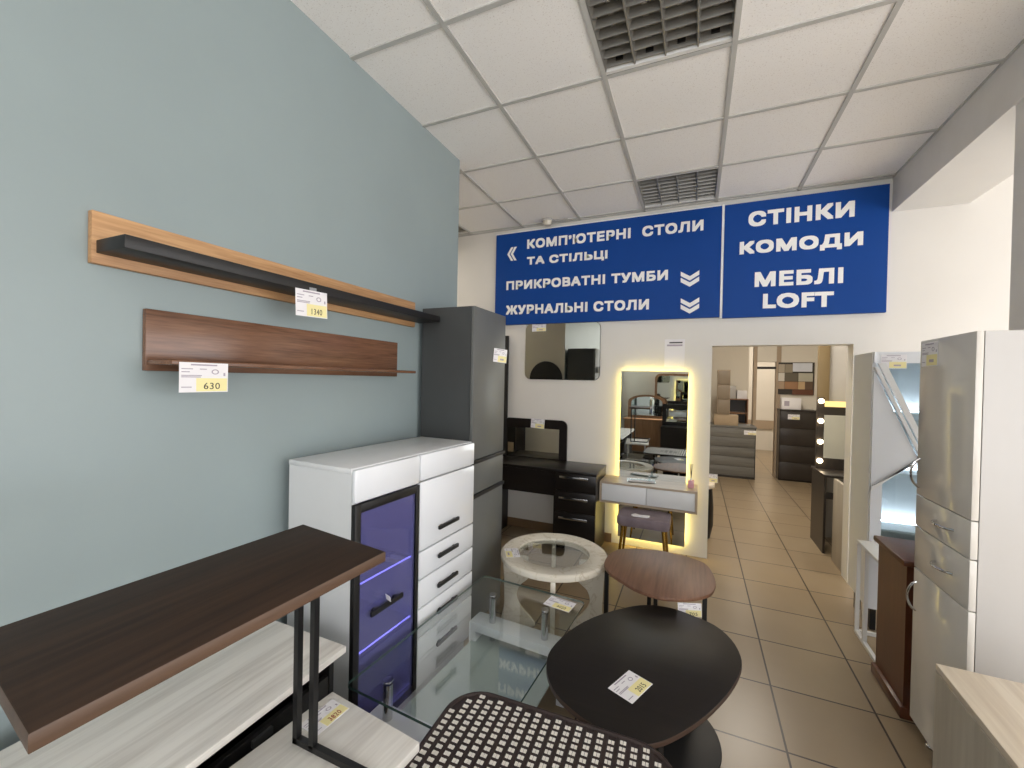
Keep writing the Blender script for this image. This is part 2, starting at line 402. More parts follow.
# left block: blue face towards the showroom, beige end towards the side passage
bm = B(-2.9, -1.605, -2.3, 2.645, 0, HC + 0.1)
for f in bm.faces:
    f.material_index = 0 if f.normal.x > 0.5 else 1
struct('wall_left', bm, [M['blue_wall'], M['beige_wall']])
bm = bmesh.new()
box(bm, -5.0, 0.128, YB, YB + 0.14, 0, HC + 0.1)
box(bm, 1.119, 4.7, YB, YB + 0.14, 0, HC + 0.1)
box(bm, 0.128, 1.119, YB, YB + 0.14, 1.862, HC + 0.1)
struct('wall_back', bm, M['white_wall'])
bm = bmesh.new()      # storefront wall behind the camera with its big window
box(bm, -1.605, 0.1, -2.4, -2.3, 0, 2.0); box(bm, -1.605, 0.1, -2.4, -2.3, 2.95, HC + 0.1); box(bm, 4.4, 4.8, -2.4, -2.3, 0, HC + 0.1)  # gap above the left part is an added opening, there for its light
box(bm, 0.1, 4.4, -2.4, -2.3, 0, 0.1); box(bm, 0.1, 4.4, -2.4, -2.3, 2.8, HC + 0.1)
struct('wall_front', bm, M['beige_wall'])
bm = bmesh.new()
box(bm, 4.7, 4.8, -2.3, -1.8, 0, HC + 0.1); box(bm, 4.7, 4.8, 3.4, 4.19, 0, HC + 0.1)
box(bm, 4.7, 4.8, -1.8, 3.4, 0, 0.1); box(bm, 4.7, 4.8, -1.8, 3.4, 2.8, HC + 0.1)
struct('wall_right', bm, M['white_wall'])
for i, args in enumerate((('x', 0.1, 4.4), ('y', -1.8, 3.4))):
    bm = bmesh.new(); ax, a, b_ = args
    for k in range(4):
        t = a + (b_ - a) * k / 3
        t0, t1 = max(a, t - 0.03), min(b_, t + 0.03)
        if ax == 'x': box(bm, t0, t1, -2.38, -2.32, 0.1, 2.8)
        else: box(bm, 4.72, 4.78, t0, t1, 0.1, 2.8)
    for z in (0.1, 2.2, 2.74):
        if ax == 'x': box(bm, a, b_, -2.375, -2.325, z, z + 0.06)
        else: box(bm, 4.725, 4.775, a, b_, z, z + 0.06)
    struct('window_%d' % (i + 1), bm, M['white_paint'])
struct('wall_passage', B(-5.1, -5.0, 2.5, 4.2, 0, HC + 0.1), M['beige_wall'])
struct('wall_passage_end', B(-5.0, -2.9, 2.545, 2.645, 0, HC + 0.1), M['beige_wall'])
# ceiling: mineral tiles between T-bars, three cells left open for the light fittings
GX, GY = -1.068, 1.594
lights_cells = [(1, 0), (1, 3), (-3, 3)]
bm = bmesh.new()
for i in range(-7, 10):
    for j in range(-7, 5):
        if (i, j) in lights_cells: continue
        x0, y0 = GX + 0.6 * i, GY + 0.6 * j
        x1, y1 = min(x0 + 0.6, 4.7), min(y0 + 0.6, YB); x0, y0 = max(x0, -5.0), max(y0, -2.3)
        if x1 <= x0 or y1 <= y0: continue
        v = [bm.verts.new(p) for p in ((x0, y0, HC + 0.006), (x0, y1, HC + 0.006), (x1, y1, HC + 0.006), (x1, y0, HC + 0.006))]
        bm.faces.new(v)
struct('ceiling', bm, M['ceiling'])
bm = bmesh.new()
for i in range(-6, 10):
    x = GX + 0.6 * i; box(bm, x - 0.012, x + 0.012, -2.3, YB, HC - 0.002, HC + 0.02)
for j in range(-6, 5):
    y = GY + 0.6 * j; box(bm, -5.0, 4.7, y - 0.012, y + 0.012, HC - 0.0015, HC + 0.02)
box(bm, -5.0, 4.7, YB - 0.02, YB, HC - 0.002, HC + 0.02)
struct('trim_1', bm, M['ceil_bar'])
bm = bmesh.new(); box(bm, 1.33, 1.76, -2.3, YB, 2.855, HC + 0.02)
for f in bm.faces: f.material_index = 1 if f.normal.z < -0.5 else 0  # underside gets whiter paint to stand in for light bounced off the floor
struct('beam', bm, [M['beam'], M['white_paint']])
struct('column', B(1.34, 1.76, 2.33, 2.735, 0, 2.86), M['beam'])
bm = bmesh.new(); box(bm, -5.0, -0.70, YB - 0.012, YB, 0, 0.085)
struct('baseboard_back', bm, M['brown_tile'])
# rooms beyond the opening
struct('ceiling_back_room', B(-5.0, 4.8, YB + 0.14, 12.0, HC, HC + 0.1), M['white_wall'])
bm = bmesh.new(); box(bm, -1.6, 4.8, 11.4, 11.5, 0, HC)
struct('wall_far', bm, M['beige_wall'])
struct('trim_2', B(0.9, 1.9, 11.37, 11.4, 0.50, 0.70), M['tan_trim'])
struct('wall_far_left', B(-1.7, -1.6, 4.19, 11.5, 0, HC), M['beige_wall'])
struct('wall_far_right', B(2.3, 2.4, 4.19, 11.5, 0, HC), M['beige_wall'])
bm = bmesh.new(); box(bm, 1.30, 2.3, 8.2, 8.3, 0, HC)
struct('wall_partition', bm, M['beige_wall'])
struct('wall_behind_dresser', B(-1.6, 0.905, 8.9, 9.0, 0, HC), M['beige_wall'])
bm = bmesh.new()
box(bm, 0.905, 0.955, 8.18, 8.32, 0, HC); box(bm, 1.235, 1.30, 8.18, 8.32, 0, HC)
struct('door_1', bm, M['tan_trim'])
struct('door_2', B(0.955, 1.235, 8.22, 8.26, 1.80, 1.84), M['black'])
struct('trim_3', B(0.93, 1.26, 8.19, 8.31, 1.92, HC), M['beige_wall'])

# ------------------------------------------------------------------ ceiling light fittings
def troffer(cell, label):
    x0, y0 = GX + 0.6 * cell[0] + 0.012, GY + 0.6 * cell[1] + 0.012; s = 0.576
    t = thing('ceiling_light', label, 'ceiling light', (x0, y0, HC), group='louvred ceiling lights')
    bm = bmesh.new(); h = 0.10
    box(bm, 0, s, 0, s, h, h + 0.01); box(bm, -0.008, 0, 0, s, 0.0, h); box(bm, s, s + 0.008, 0, s, 0.0, h)
    box(bm, 0, s, -0.008, 0, 0.0, h); box(bm, 0, s, s, s + 0.008, 0.0, h)
    obj('housing', bm, M['louver'], t, False)
    bm = bmesh.new()
    for k in range(5):
        x = s * k / 4; prism(bm, [(x - 0.003, 0.004), (x + 0.003, 0.004), (x + 0.012, 0.05), (x - 0.012, 0.05)], 0.02, s - 0.02, 'Y')
    for k in range(4):
        xa, xb = s * k / 4 + 0.006, s * (k + 1) / 4 - 0.006
        for q in range(9):
            y = 0.035 + (s - 0.07) * q / 8
            prism(bm, [(y - 0.002, 0.012), (y + 0.002, 0.012), (y + 0.010, 0.048), (y - 0.010, 0.048)], xa, xb, 'X')
    obj('louver', bm, M['louver'], t, False)
    for yy in (0.0, s - 0.02):
        obj('end_plate', B(0, s, yy, yy + 0.02, 0.002, 0.05), M['white_paint'], t, False)
    for k in range(4):
        x = s * (k + 0.5) / 4
        tb = obj('tube', cyl(bmesh.new(), (x, 0.03, 0.066), (x, s - 0.03, 0.066), 0.013), M['tube'], t)
        for yy in (0.022, s - 0.05):
            obj('lamp_holder', B(x - 0.018, x + 0.018, yy, yy + 0.028, 0.03, 0.085), M['black'], tb, False)
troffer((1, 0), 'unlit square louvred ceiling light cut off by the top of the photo')
troffer((1, 3), 'unlit square louvred ceiling light just above the blue signs')
troffer((-3, 3), 'unlit louvred ceiling light over the passage beyond the blue wall')
t = thing('smoke_detector', 'small round cream smoke detector on the ceiling above the blue sign', 'smoke detector', (-1.37, 3.93, HC))
obj('base', lathe(bmesh.new(), [(0.055, -0.012), (0.06, -0.006), (0.06, 0)]), M['warm_lam'], t)
obj('sensor_head', lathe(bmesh.new(), [(0.012, -0.052), (0.03, -0.048), (0.042, -0.03), (0.046, -0.012)]), M['marble'], t)
obj('cable', tube(bmesh.new(), [(0.055, 0, -0.006), (0.12, 0.0, -0.012), (0.2, 0.01, -0.006)], 0.006), M['warm_lam'], t)

# ------------------------------------------------------------------ blue signs
YS = 4.02
def on_back(y):   # frame on a plane facing the camera: x right, y up
    return frame((0, y, 0), (1, 0, 0), (0, 0, 1))
def chevron(px, pz, w_, h_, thick, kind):
    bm = bmesh.new()
    for k in range(2):
        if kind == 'left':
            ox = px + k * w_ * 0.45; hw = w_ * 0.5
            poly = [(ox, pz), (ox + hw, pz + h_ / 2), (ox + hw + thick, pz + h_ / 2), (ox + thick, pz), (ox + hw + thick, pz - h_ / 2), (ox + hw, pz - h_ / 2)]
        else:
            oz = pz - k * h_ * 0.45; hh = h_ * 0.38
            poly = [(px, oz - hh), (px + w_ / 2, oz), (px + w_ / 2, oz - thick + 0.0), (px, oz - hh - thick), (px - w_ / 2, oz - thick), (px - w_ / 2, oz)]
        prism(bm, poly, YS - 0.014, YS - 0.010, 'Y')
    return bm
sg = thing('direction_sign', 'wide blue sign with four lines of white lettering and chevron arrows', 'sign', (0, 0, 0))
sg.location = (-0.89, YS, 2.10)
def loc_bm(bm, dx, dy, dz):
    bmesh.ops.translate(bm, verts=bm.verts, vec=(dx, dy, dz)); return bm
obj('board', loc_bm(B(-1.965, 0.176, YS - 0.010, YS + 0.028, 2.105, 3.055), 0.89, -YS, -2.10), M['sign_blue'], sg, False)
fr1 = Matrix.Translation((0.89, -YS, -2.10)) @ on_back(YS - 0.010)
SIGN1 = [("КОМП’ЮТЕРНІ  СТОЛИ", -1.612, 0.034, 2.868, 2.964), ('ТА СТІЛЬЦІ', -1.611, -0.79, 2.690, 2.785),
         ('ПРИКРОВАТНІ ТУМБИ', -1.837, -0.247, 2.460, 2.553), ('ЖУРНАЛЬНІ СТОЛИ', -1.837, -0.404, 2.203, 2.300)]
for s, a, b_, z0, z1 in SIGN1:
    fit_text('lettering', s, a, b_, z0, z1, 0, M['sign_white'], sg, 0.06, 0.002, fr1, -0.013)
obj('arrow', loc_bm(chevron(-1.833, 2.840, 0.085, 0.14, 0.026, 'left'), 0.89, -YS, -2.10), M['sign_white'], sg, False)
obj('arrow', loc_bm(chevron(-0.065, 2.518, 0.15, 0.12, 0.038, 'down'), 0.89, -YS, -2.10), M['sign_white'], sg, False)
obj('arrow', loc_bm(chevron(-0.060, 2.282, 0.15, 0.12, 0.038, 'down'), 0.89, -YS, -2.10), M['sign_white'], sg, False)
obj('border', loc_bm(B(-1.975, 0.170, YS - 0.004, YS + 0.028, 3.055, 3.066), 0.89, -YS, -2.10), M['sign_white'], sg, False)
sg2 = thing('department_sign', 'smaller blue sign with white lettering ending in the word LOFT', 'sign', (0.75, YS, 2.09))
obj('board', loc_bm(B(0.1975, 1.300, YS - 0.010, YS + 0.028, 2.095, 3.055), -0.75, -YS, -2.09), M['sign_blue'], sg2, False)
fr2 = Matrix.Translation((-0.75, -YS, -2.09)) @ on_back(YS - 0.010)
for s, a, b_, z0, z1 in (('СТІНКИ', 0.376, 1.091, 2.842, 2.967), ('КОМОДИ', 0.316, 1.148, 2.600, 2.725), ('МЕБЛІ', 0.433, 1.031, 2.338, 2.460), ('LOFT', 0.496, 0.975, 2.156, 2.278)):
    fit_text('lettering', s, a, b_, z0, z1, 0, M['sign_white'], sg2, 0.065, 0.002, fr2, -0.010)
obj('border', loc_bm(B(0.179, 0.197, YS - 0.006, YS + 0.028, 2.095, 3.066), -0.75, -YS, -2.09), M['sign_white'], sg2, False)

# ------------------------------------------------------------------ wall shelves on the blue wall
XW = -1.605
t = thing('wall_shelf', 'long oak wall shelf with a black ledge, upper of two', 'wall shelf', (XW, 0.616, 1.84))
obj('back_panel', B(0, 0.022, 0, 1.505, 0, 0.150, 0.002), M['oak'], t)
obj('ledge', B(0.022, 0.172, 0.010, 1.548, 0.0295, 0.0665, 0.002), M['black'], t)
t = thing('wall_shelf', 'walnut wall shelf with a thin ledge, lower of two', 'wall shelf', (XW, 0.748, 1.535))
obj('back_panel', B(0, 0.020, 0, 1.216, 0, 0.196, 0.002), M['walnut_y'], t)
obj('ledge', B(0.020, 0.155, 0.003, 1.212, 0.020, 0.034, 0.002), M['walnut_y'], t)
price_tag('price tag reading 1340 hanging from the black ledge of the oak shelf', frame((-1.4315, 1.235, 1.821), (0.0, 0.15, 0.006), (0, 0, 1)), 0.152, 0.106, '1340', clip=True)
price_tag('price tag reading 630 hanging from the walnut shelf', frame((-1.4475, 0.842, 1.517), (0.0, 0.15, 0.0), (0, 0, 1)), 0.146, 0.094, '630')

# ------------------------------------------------------------------ white sideboard with glass door
t = thing('sideboard', 'white gloss sideboard with smoked glass door and drawers against the blue wall', 'sideboard', (-1.192, 1.222, 0), math.radians(-3))
D, W_, HT = 0.362, 0.853, 1.178
bm = bmesh.new()
box(bm, -D, 0, 0, 0.018, 0.08, HT - 0.022); box(bm, -D, 0, W_ - 0.018, W_, 0.08, HT - 0.022)
box(bm, -D, -0.01, 0.378, 0.394, 0.08, HT - 0.022); box(bm, -D, 0, 0, W_, 0.08, 0.098)
box(bm, -D, -0.02, 0.01, W_ - 0.01, 0.0, 0.08); box(bm, -D, -0.005, 0.018, W_ - 0.018, HT - 0.14, HT - 0.122)
obj('body', bm, M['white_lam'], t, False)
obj('top_panel', B(-D, 0.0, -0.004, W_ + 0.004, HT - 0.022, HT, 0.003), M['white_lam'], t)
obj('back_panel', B(-D, -D + 0.01, 0.018, 0.378, 0.098, HT - 0.14), M['violet_back'], t, False)
obj('fascia', B(0, 0.022, -0.002, 0.380, 1.045, HT - 0.004, 0.008), M['gloss_white'], t)
obj('fascia', B(0, 0.022, 0.386, W_ + 0.002, 1.052, HT - 0.004, 0.008), M['gloss_white'], t)
for z0, z1, hz in ((0.725, 1.046, 0.800), (0.592, 0.719, 0.660), (0.456, 0.586, 0.514), (0.320, 0.450, 0.385), (0.09, 0.314, 0.225)):
    d = obj('drawer', B(0, 0.022, 0.386, W_ + 0.002, z0, z1, 0.006), M['gloss_white'], t)
    bm = B(0.030, 0.042, 0.515, 0.685, hz - 0.009, hz + 0.009, 0.002)
    box(bm, 0.02, 0.032, 0.535, 0.55, hz - 0.006, hz + 0.006); box(bm, 0.02, 0.032, 0.65, 0.665, hz - 0.006, hz + 0.006)
    obj('handle', bm, M['black'], d, True, label='black bar handle')
g = obj('glass_door', B(0.006, 0.012, 0.029, 0.359, 0.125, 1.005), M['tint_glass'], t, False, label='smoked violet glass door in a black frame')
bm = bmesh.new()
box(bm, 0, 0.022, 0.0, 0.030, 0.09, 1.038, 0.002); box(bm, 0, 0.022, 0.358, 0.380, 0.09, 1.038, 0.002)
box(bm, 0, 0.022, 0.030, 0.358, 0.09, 0.126, 0.002); box(bm, 0, 0.022, 0.030, 0.358, 1.004, 1.038, 0.002)
obj('door_frame', bm, M['black'], g)
bm = B(0.030, 0.042, 0.075, 0.258, 0.580, 0.600, 0.002); box(bm, 0.012, 0.032, 0.10, 0.115, 0.584, 0.596); box(bm, 0.012, 0.032, 0.22, 0.235, 0.584, 0.596)
obj('handle', bm, M['black'], g)
for z in (0.70, 0.42):
    s = obj('glass_shelf', B(-D + 0.02, -0.025, 0.02, 0.376, z - 0.003, z + 0.003), M['thin_glass'], t, False)
    obj('light_strip', B(-0.025, -0.021, 0.02, 0.376, z - 0.0025, z + 0.0025), M['led_blue'], s, False)
o = obj('hanging_label', B(-0.001, 0.001, -0.012, 0.012, -0.016, 0.016), M['paper'], smooth=False)
o.matrix_world = frame((-1.143, 1.385, 0.618), (0.3, 1, 0.25), (0, -0.2, 1)); tag(o, 'small white paper label on the handle of the smoked glass door', 'paper label')

# ------------------------------------------------------------------ anthracite wardrobe
t = thing('wardrobe', 'tall anthracite wardrobe with three fronts at the end of the blue wall', 'wardrobe', (-1.595, 2.18, 0))
bm = B(0.025, 0.372, 0, 0.44, 0, 1.962)
obj('body', bm, M['anth_side'], t, False)
for nm, z0, z1 in (('door', 1.045, 1.962), ('drawer', 0.838, 1.022), ('door', 0.03, 0.815)):
    d = obj(nm, B(0.374, 0.395, 0.0, 0.44, z0, z1, 0.0015), M['anthracite'], t)
for z in (1.022, 0.815):
    obj('grip_rail', B(0.372, 0.408, -0.002, 0.442, z + 0.001, z + 0.021, 0.001), M['black'], t)
price_tag('small price tag stuck at a tilt on the anthracite wardrobe door', frame((-1.166, 2.47, 1.685), (0.55, 0.83, -0.08), (0.0, 0.0, 1)), 0.10, 0.088, '')

# ------------------------------------------------------------------ frameless mirror and paper on the back wall
t = thing('wall_mirror', 'frameless rectangular mirror with rounded corners hanging below the blue sign', 'mirror', (-1.232, YB, 1.54))
obj('mirror_glass', prism(bmesh.new(), round_rect(-0.385, 0.385, 0.002, 0.568, 0.06), -0.018, -0.012, 'Y'), M['dark_mirror'], t)
obj('backing', prism(bmesh.new(), round_rect(-0.387, 0.387, 0.0, 0.57, 0.06), -0.0115, -0.0, 'Y'), M['black'], t)
price_tag('price tag in the top corner of the frameless mirror', frame((-1.472, YB - 0.0185, 2.065), (1, 0, 0), (0, 0, 1)), 0.15, 0.072, '')
o = obj('paper_notice', B(-0.085, 0.085, -0.0015, 0, -0.125, 0.125), M['paper'], smooth=False)
o.location = (-0.178, YB, 1.80); tag(o, 'white paper notice taped to the wall above the lit mirror', 'notice')
obj('printed_header', B(-0.045, 0.065, -0.002, -0.0014, 0.088, 0.100), M['ink'], o, False)
obj('printed_header', B(-0.065, 0.065, -0.002, -0.0014, 0.062, 0.078), M['pale_ink'], o, False)

# ------------------------------------------------------------------ black dressing table
t = thing('dressing_table', 'black dressing table with mirror panel and three drawers by the wardrobe', 'dressing table', (-1.80, 3.60, 0))
bm = bmesh.new()
box(bm, 0, 1.04, 0.0, 0.43, 0.712, 0.738, 0.002); 
obj('tabletop', bm, M['black_wood'], t)
bm = bmesh.new(); box(bm, 0.655, 0.675, 0.01, 0.43, 0, 0.712); box(bm, 1.018, 1.036, 0.01, 0.43, 0, 0.712); box(bm, 0.675, 1.018, 0.03, 0.43, 0.03, 0.712)
obj('drawer_cabinet', bm, M['black_wood'], t, False)
obj('side_panel', B(0.0, 0.022, 0.01, 0.43, 0, 0.712), M['black_wood'], t, False)
obj('apron', B(0.022, 0.655, 0.03, 0.40, 0.49, 0.712), M['black_wood'], t, False)
for z0, z1, hz in ((0.555, 0.707, 0.682), (0.37, 0.549, 0.497), (0.06, 0.364, 0.323)):
    d = obj('drawer', B(0.672, 1.034, -0.002, 0.018, z0, z1, 0.002), M['black_wood'], t)
    bm = B(0.715, 0.972, -0.034, -0.024, hz - 0.010, hz + 0.010, 0.002)
    box(bm, 0.73, 0.742, -0.026, 0.0, hz - 0.005, hz + 0.005); box(bm, 0.945, 0.957, -0.026, 0.0, hz - 0.005, hz + 0.005)
    obj('handle', bm, M['chrome'], d, True, label='chrome bar handle')
pn = obj('mirror_panel', prism(bmesh.new(), round_rect(0.0, 0.652, 0.738, 1.135, (0.06, 0.02, 0.0, 0.0)), 0.405, 0.428, 'Y'), M['black_wood'], t)
obj('mirror_glass', B(0.02, 0.575, 0.399, 0.404, 0.745, 1.045), M['mirror'], pn, False)
price_tag('price tag on top of the black dressing table mirror panel', frame((-1.452, 3.997, 1.093), (1, 0, -0.05), (0, 0, 1)), 0.145, 0.095, '')
o = obj('black_board', B(-1.93, -1.80, 4.006, 4.028, 0, 1.99, 0.002), M['black']); tag(o, 'tall narrow black board standing against the wall behind the wardrobe', 'board')

# ------------------------------------------------------------------ lit mirror and floating vanity
t = thing('lit_mirror', 'tall frameless mirror with warm LED glow behind its edges', 'mirror', (-0.345, YB, 0.085))
obj('mirror_glass', B(-0.29, 0.29, -0.045, -0.040, 0, 1.55), M['mirror'], t, False)
obj('backing', B(-0.268, 0.268, -0.040, 0, 0.022, 1.528), M['white_paint'], t, False)
bm = bmesh.new()
box(bm, -0.272, -0.2685, -0.032, -0.012, 0.02, 1.53); box(bm, 0.2685, 0.272, -0.032, -0.012, 0.02, 1.53)
box(bm, -0.272, 0.272, -0.032, -0.012, 1.5285, 1.532); box(bm, -0.272, 0.272, -0.032, -0.012, 0.018, 0.0215)
obj('light_strip', bm, M['led_warm'], t, False)
t = thing('floating_vanity', 'wall-hung oak vanity shelf with two white drawers before the lit mirror', 'vanity', (-0.757, 3.72, 0.466))
bm = bmesh.new()
box(bm, 0, 0.795, 0, 0.284, 0.166, 0.184, 0.001); box(bm, 0, 0.795, 0, 0.284, 0, 0.018, 0.001)
box(bm, 0, 0.018, 0, 0.284, 0.018, 0.166); box(bm, 0.777, 0.795, 0, 0.284, 0.018, 0.166); box(bm, 0.018, 0.777, 0.266, 0.284, 0.018, 0.166)
obj('body', bm, M['sonoma'], t, False)
for a, b_ in ((0.020, 0.3955), (0.3985, 0.775)):
    obj('drawer', B(a, b_, 0.004, 0.24, 0.020, 0.164, 0.001), M['white_lam'], t, True, label='plain white drawer front')
t = thing('reed_diffuser', 'small pink reed diffuser on the right end of the oak vanity', 'reed diffuser', (-0.015, 3.86, 0.650))
obj('bottle', prism(bmesh.new(), round_rect(-0.024, 0.024, -0.024, 0.024, 0.006), 0, 0.062, 'Z', 0.004), plain('pink_glass', (214, 160, 170), 0.1), t)
obj('neck', cyl(bmesh.new(), (0, 0, 0.062), (0, 0, 0.08), 0.009), M['gloss_white'], t)
for k in range(4): obj('reed', cyl(bmesh.new(), (0, 0, 0.07), ((k - 1.5) * 0.008, (k % 2) * 0.014 - 0.006, 0.20), 0.0018, seg=6), M['black'], t)
t = thing('leaflet_holder', 'clear acrylic leaflet holder lying on the oak vanity', 'leaflet holder', (-0.42, 3.87, 0.650), 0.15)
bm = B(-0.12, 0.12, -0.05, 0.05, 0, 0.006); box(bm, -0.12, 0.12, 0.035, 0.05, 0.006, 0.014); box(bm, 0.06, 0.075, -0.01, 0.01, 0.006, 0.05)
obj('tray', bm, M['thin_glass'], t, False)
obj('paper_insert', B(-0.11, 0.11, -0.045, 0.03, 0.0062, 0.0072), M['paper'], t, False)

# ------------------------------------------------------------------ velvet stool
t = thing('stool', 'lilac velvet stool with gold legs under the oak vanity', 'stool', (-0.362, 3.62, 0), 0.0)
bm = prism(bmesh.new(), round_rect(-0.205, 0.205, -0.15, 0.15, 0.05), 0.36, 0.445, 'Z', 0.022)
obj('seat', bm, M['velvet'], t)
for sx in (-1, 1):
    for sy3 in (-1, 1):
        obj('leg', cyl(bmesh.new(), (sx * 0.19, sy3 * 0.135, 0), (sx * 0.155, sy3 * 0.105, 0.365), 0.008, 0.014), M['gold'], t)
o = obj('paper_label', prism(bmesh.new(), smooth_loop([(-0.07, 0.0), (-0.04, 0.035), (0.0, 0.02), (0.07, 0.03), (0.06, -0.02), (0.0, -0.03), (-0.05, -0.03)]), 0, 0.008, 'Z', 0.003), M['paper'])
o.location = (-0.385, 3.53, 0.4455); tag(o, 'crumpled white paper label lying on the lilac stool', 'paper label')

# ------------------------------------------------------------------ round ring table with glass centre
RX, RY, RZ = -0.779, 2.485, 0.47; RK = 1.025
t = thing('round_coffee_table', 'round cream coffee table with glass centre on curved white legs', 'coffee table', (RX, RY, 0), math.radians(17.3))
bm = bmesh.new(); seg = 64
prof = [(0.212, 0.464), (0.212, 0.499), (0.217, 0.502), (0.310, 0.502), (0.320, 0.494), (0.322, 0.480), (0.318, 0.466), (0.310, 0.462)]
rings = [[bm.verts.new((r * math.cos(2 * PI * k / seg), r * math.sin(2 * PI * k / seg), z)) for k in range(seg)] for r, z in [(r * RK, z - 0.03) for r, z in prof]]
for i in range(len(rings)):
    for k in range(seg):
        a, b_ = rings[i], rings[(i + 1) % len(rings)]
        bm.faces.new((a[k], b_[k], b_[(k + 1) % seg], a[(k + 1) % seg]))
bmesh.ops.recalc_face_normals(bm, faces=bm.faces)
obj('ring_top', bm, M['marble'], t)
obj('glass_centre', cyl(bmesh.new(), (0, 0, 0.455), (0, 0, 0.462), 0.2115 * RK, seg=64), M['glass'], t)
leg_poly = smooth_loop([(0.30, 0.462), (0.305, 0.30), (0.30, 0.15), (0.31, 0.0), (0.12, 0.0), (0.13, 0.05), (0.20, 0.13), (0.225, 0.20), (0.205, 0.27), (0.155, 0.32), (0.145, 0.38), (0.155, 0.43), (0.17, 0.462)], 5)
leg_poly = [(u, min(max(v, 0.0), 0.4625) * 0.935) for u, v in leg_poly]
for k in range(4):
    bm = prism(bmesh.new(), leg_poly, -0.014, 0.014, 'Y', 0.003)
    bmesh.ops.rotate(bm, verts=bm.verts, cent=(0, 0, 0), matrix=Matrix.Rotation(PI / 2 * k, 3, 'Z'))
    obj('leg', bm, M['marble'], t)
price_tag('price tag lying on the cream ring of the round coffee table', frame((-1.003, 2.352, 0.4725), (0.5, -0.85, 0), (0.85, 0.5, 0)), 0.13, 0.085, '')

# ------------------------------------------------------------------ walnut coffee table
walnut = [(-0.434, 2.307), (-0.441, 2.398), (-0.426, 2.496), (-0.387, 2.568), (-0.3, 2.619), (-0.193, 2.648), (-0.103, 2.645), (-0.007, 2.624), (0.069, 2.576), (0.103, 2.482), (0.118, 2.363), (0.109, 2.276), (0.088, 2.211), (0.049, 2.162), (-0.001, 2.12), (-0.051, 2.094), (-0.114, 2.075), (-0.18, 2.081), (-0.251, 2.108), (-0.331, 2.17), (-0.393, 2.229)]
walnut = [(x * 1.035, y * 1.035) for x, y in walnut]
WX, WY = -0.166, 2.443
wl = smooth_loop([(x - WX, y - WY) for x, y in walnut], 3)
t = thing('coffee_table', 'walnut coffee table with rounded top and thin black legs', 'coffee table', (WX, WY, 0))
obj('tabletop', prism(bmesh.new(), wl, 0.477, 0.495, 'Z', 0.004), M['walnut_top'], t)
for x, y in ((-0.262, -0.085), (0.235, -0.10), (-0.055, 0.16), (-0.02, 0.165)):
    obj('leg', B(x - 0.011, x + 0.011, y - 0.011, y + 0.011, 0, 0.477), M['black_metal'], t, False)
bm = bmesh.new(); box(bm, -0.262, 0.235, -0.10, -0.084, 0.460, 0.4765); box(bm, -0.055, -0.035, -0.09, 0.16, 0.460, 0.4765)
obj('rail', bm, M['black_metal'], t, False)
price_tag('price tag hanging below the front edge of the walnut coffee table', frame((0.0, 2.195, 0.440), (1, 0.25, 0.06), (0, 0, 1)), 0.108, 0.066, '705')

# ------------------------------------------------------------------ black coffee table
blk = [(-0.475, 1.454), (-0.485, 1.538), (-0.455, 1.678), (-0.386, 1.824), (-0.276, 1.961), (-0.181, 2.036), (-0.08, 2.056), (0.018, 2.029), (0.101, 1.99), (0.158, 1.909), (0.182, 1.809), (0.175, 1.72), (0.136, 1.6), (0.074, 1.471), (0.014, 1.373), (-0.042, 1.301), (-0.09, 1.257), (-0.127, 1.244), (-0.18, 1.244), (-0.25, 1.25), (-0.33, 1.281), (-0.398, 1.325), (-0.447, 1.387)]
blk = [(x * 1.0583, y * 1.0583) for x, y in blk]
KX, KY = -0.159, 1.736
bl = smooth_loop([(x - KX, y - KY) for x, y in blk], 3)
t = thing('coffee_table', 'black coffee table with large rounded top and panel base', 'coffee table', (KX, KY, 0))
bm = prism(bmesh.new(), bl, 0.420, 0.440, 'Z', 0.004)
for f in bm.faces: f.material_index = 0 if abs(f.normal.z) > 0.9 else 1
obj('tabletop', bm, [M['black_table'], M['wenge_edge']], t)
obj('lower_shelf', prism(bmesh.new(), [(x * 0.82, y * 0.82) for x, y in bl], 0.05, 0.07, 'Z', 0.004), M['black'], t)
for k, a in enumerate((-70, 50, 170)):
    bm = prism(bmesh.new(), [(0.03, 0.07), (0.29, 0.07), (0.24, 0.18), (0.23, 0.30), (0.27, 0.42), (0.03, 0.42)], -0.010, 0.010, 'Y', 0.002)
    bmesh.ops.rotate(bm, verts=bm.verts, cent=(0, 0, 0), matrix=Matrix.Rotation(math.radians(a), 3, 'Z'))
    obj('leg_panel', bm, M['black_wood'], t, False)
for x, y in ((0.16, -0.18), (-0.2, -0.16), (0.1, 0.25), (-0.12, 0.2)):
    obj('foot', cyl(bmesh.new(), (x, y, 0), (x, y, 0.05), 0.02), M['black'], t)
price_tag('price tag reading 2015 lying on the black coffee table', frame((-0.188, 1.548, 0.4405), (0.052, 0.121, 0), (-0.081, 0.042, 0)), 0.139, 0.097, '2015')

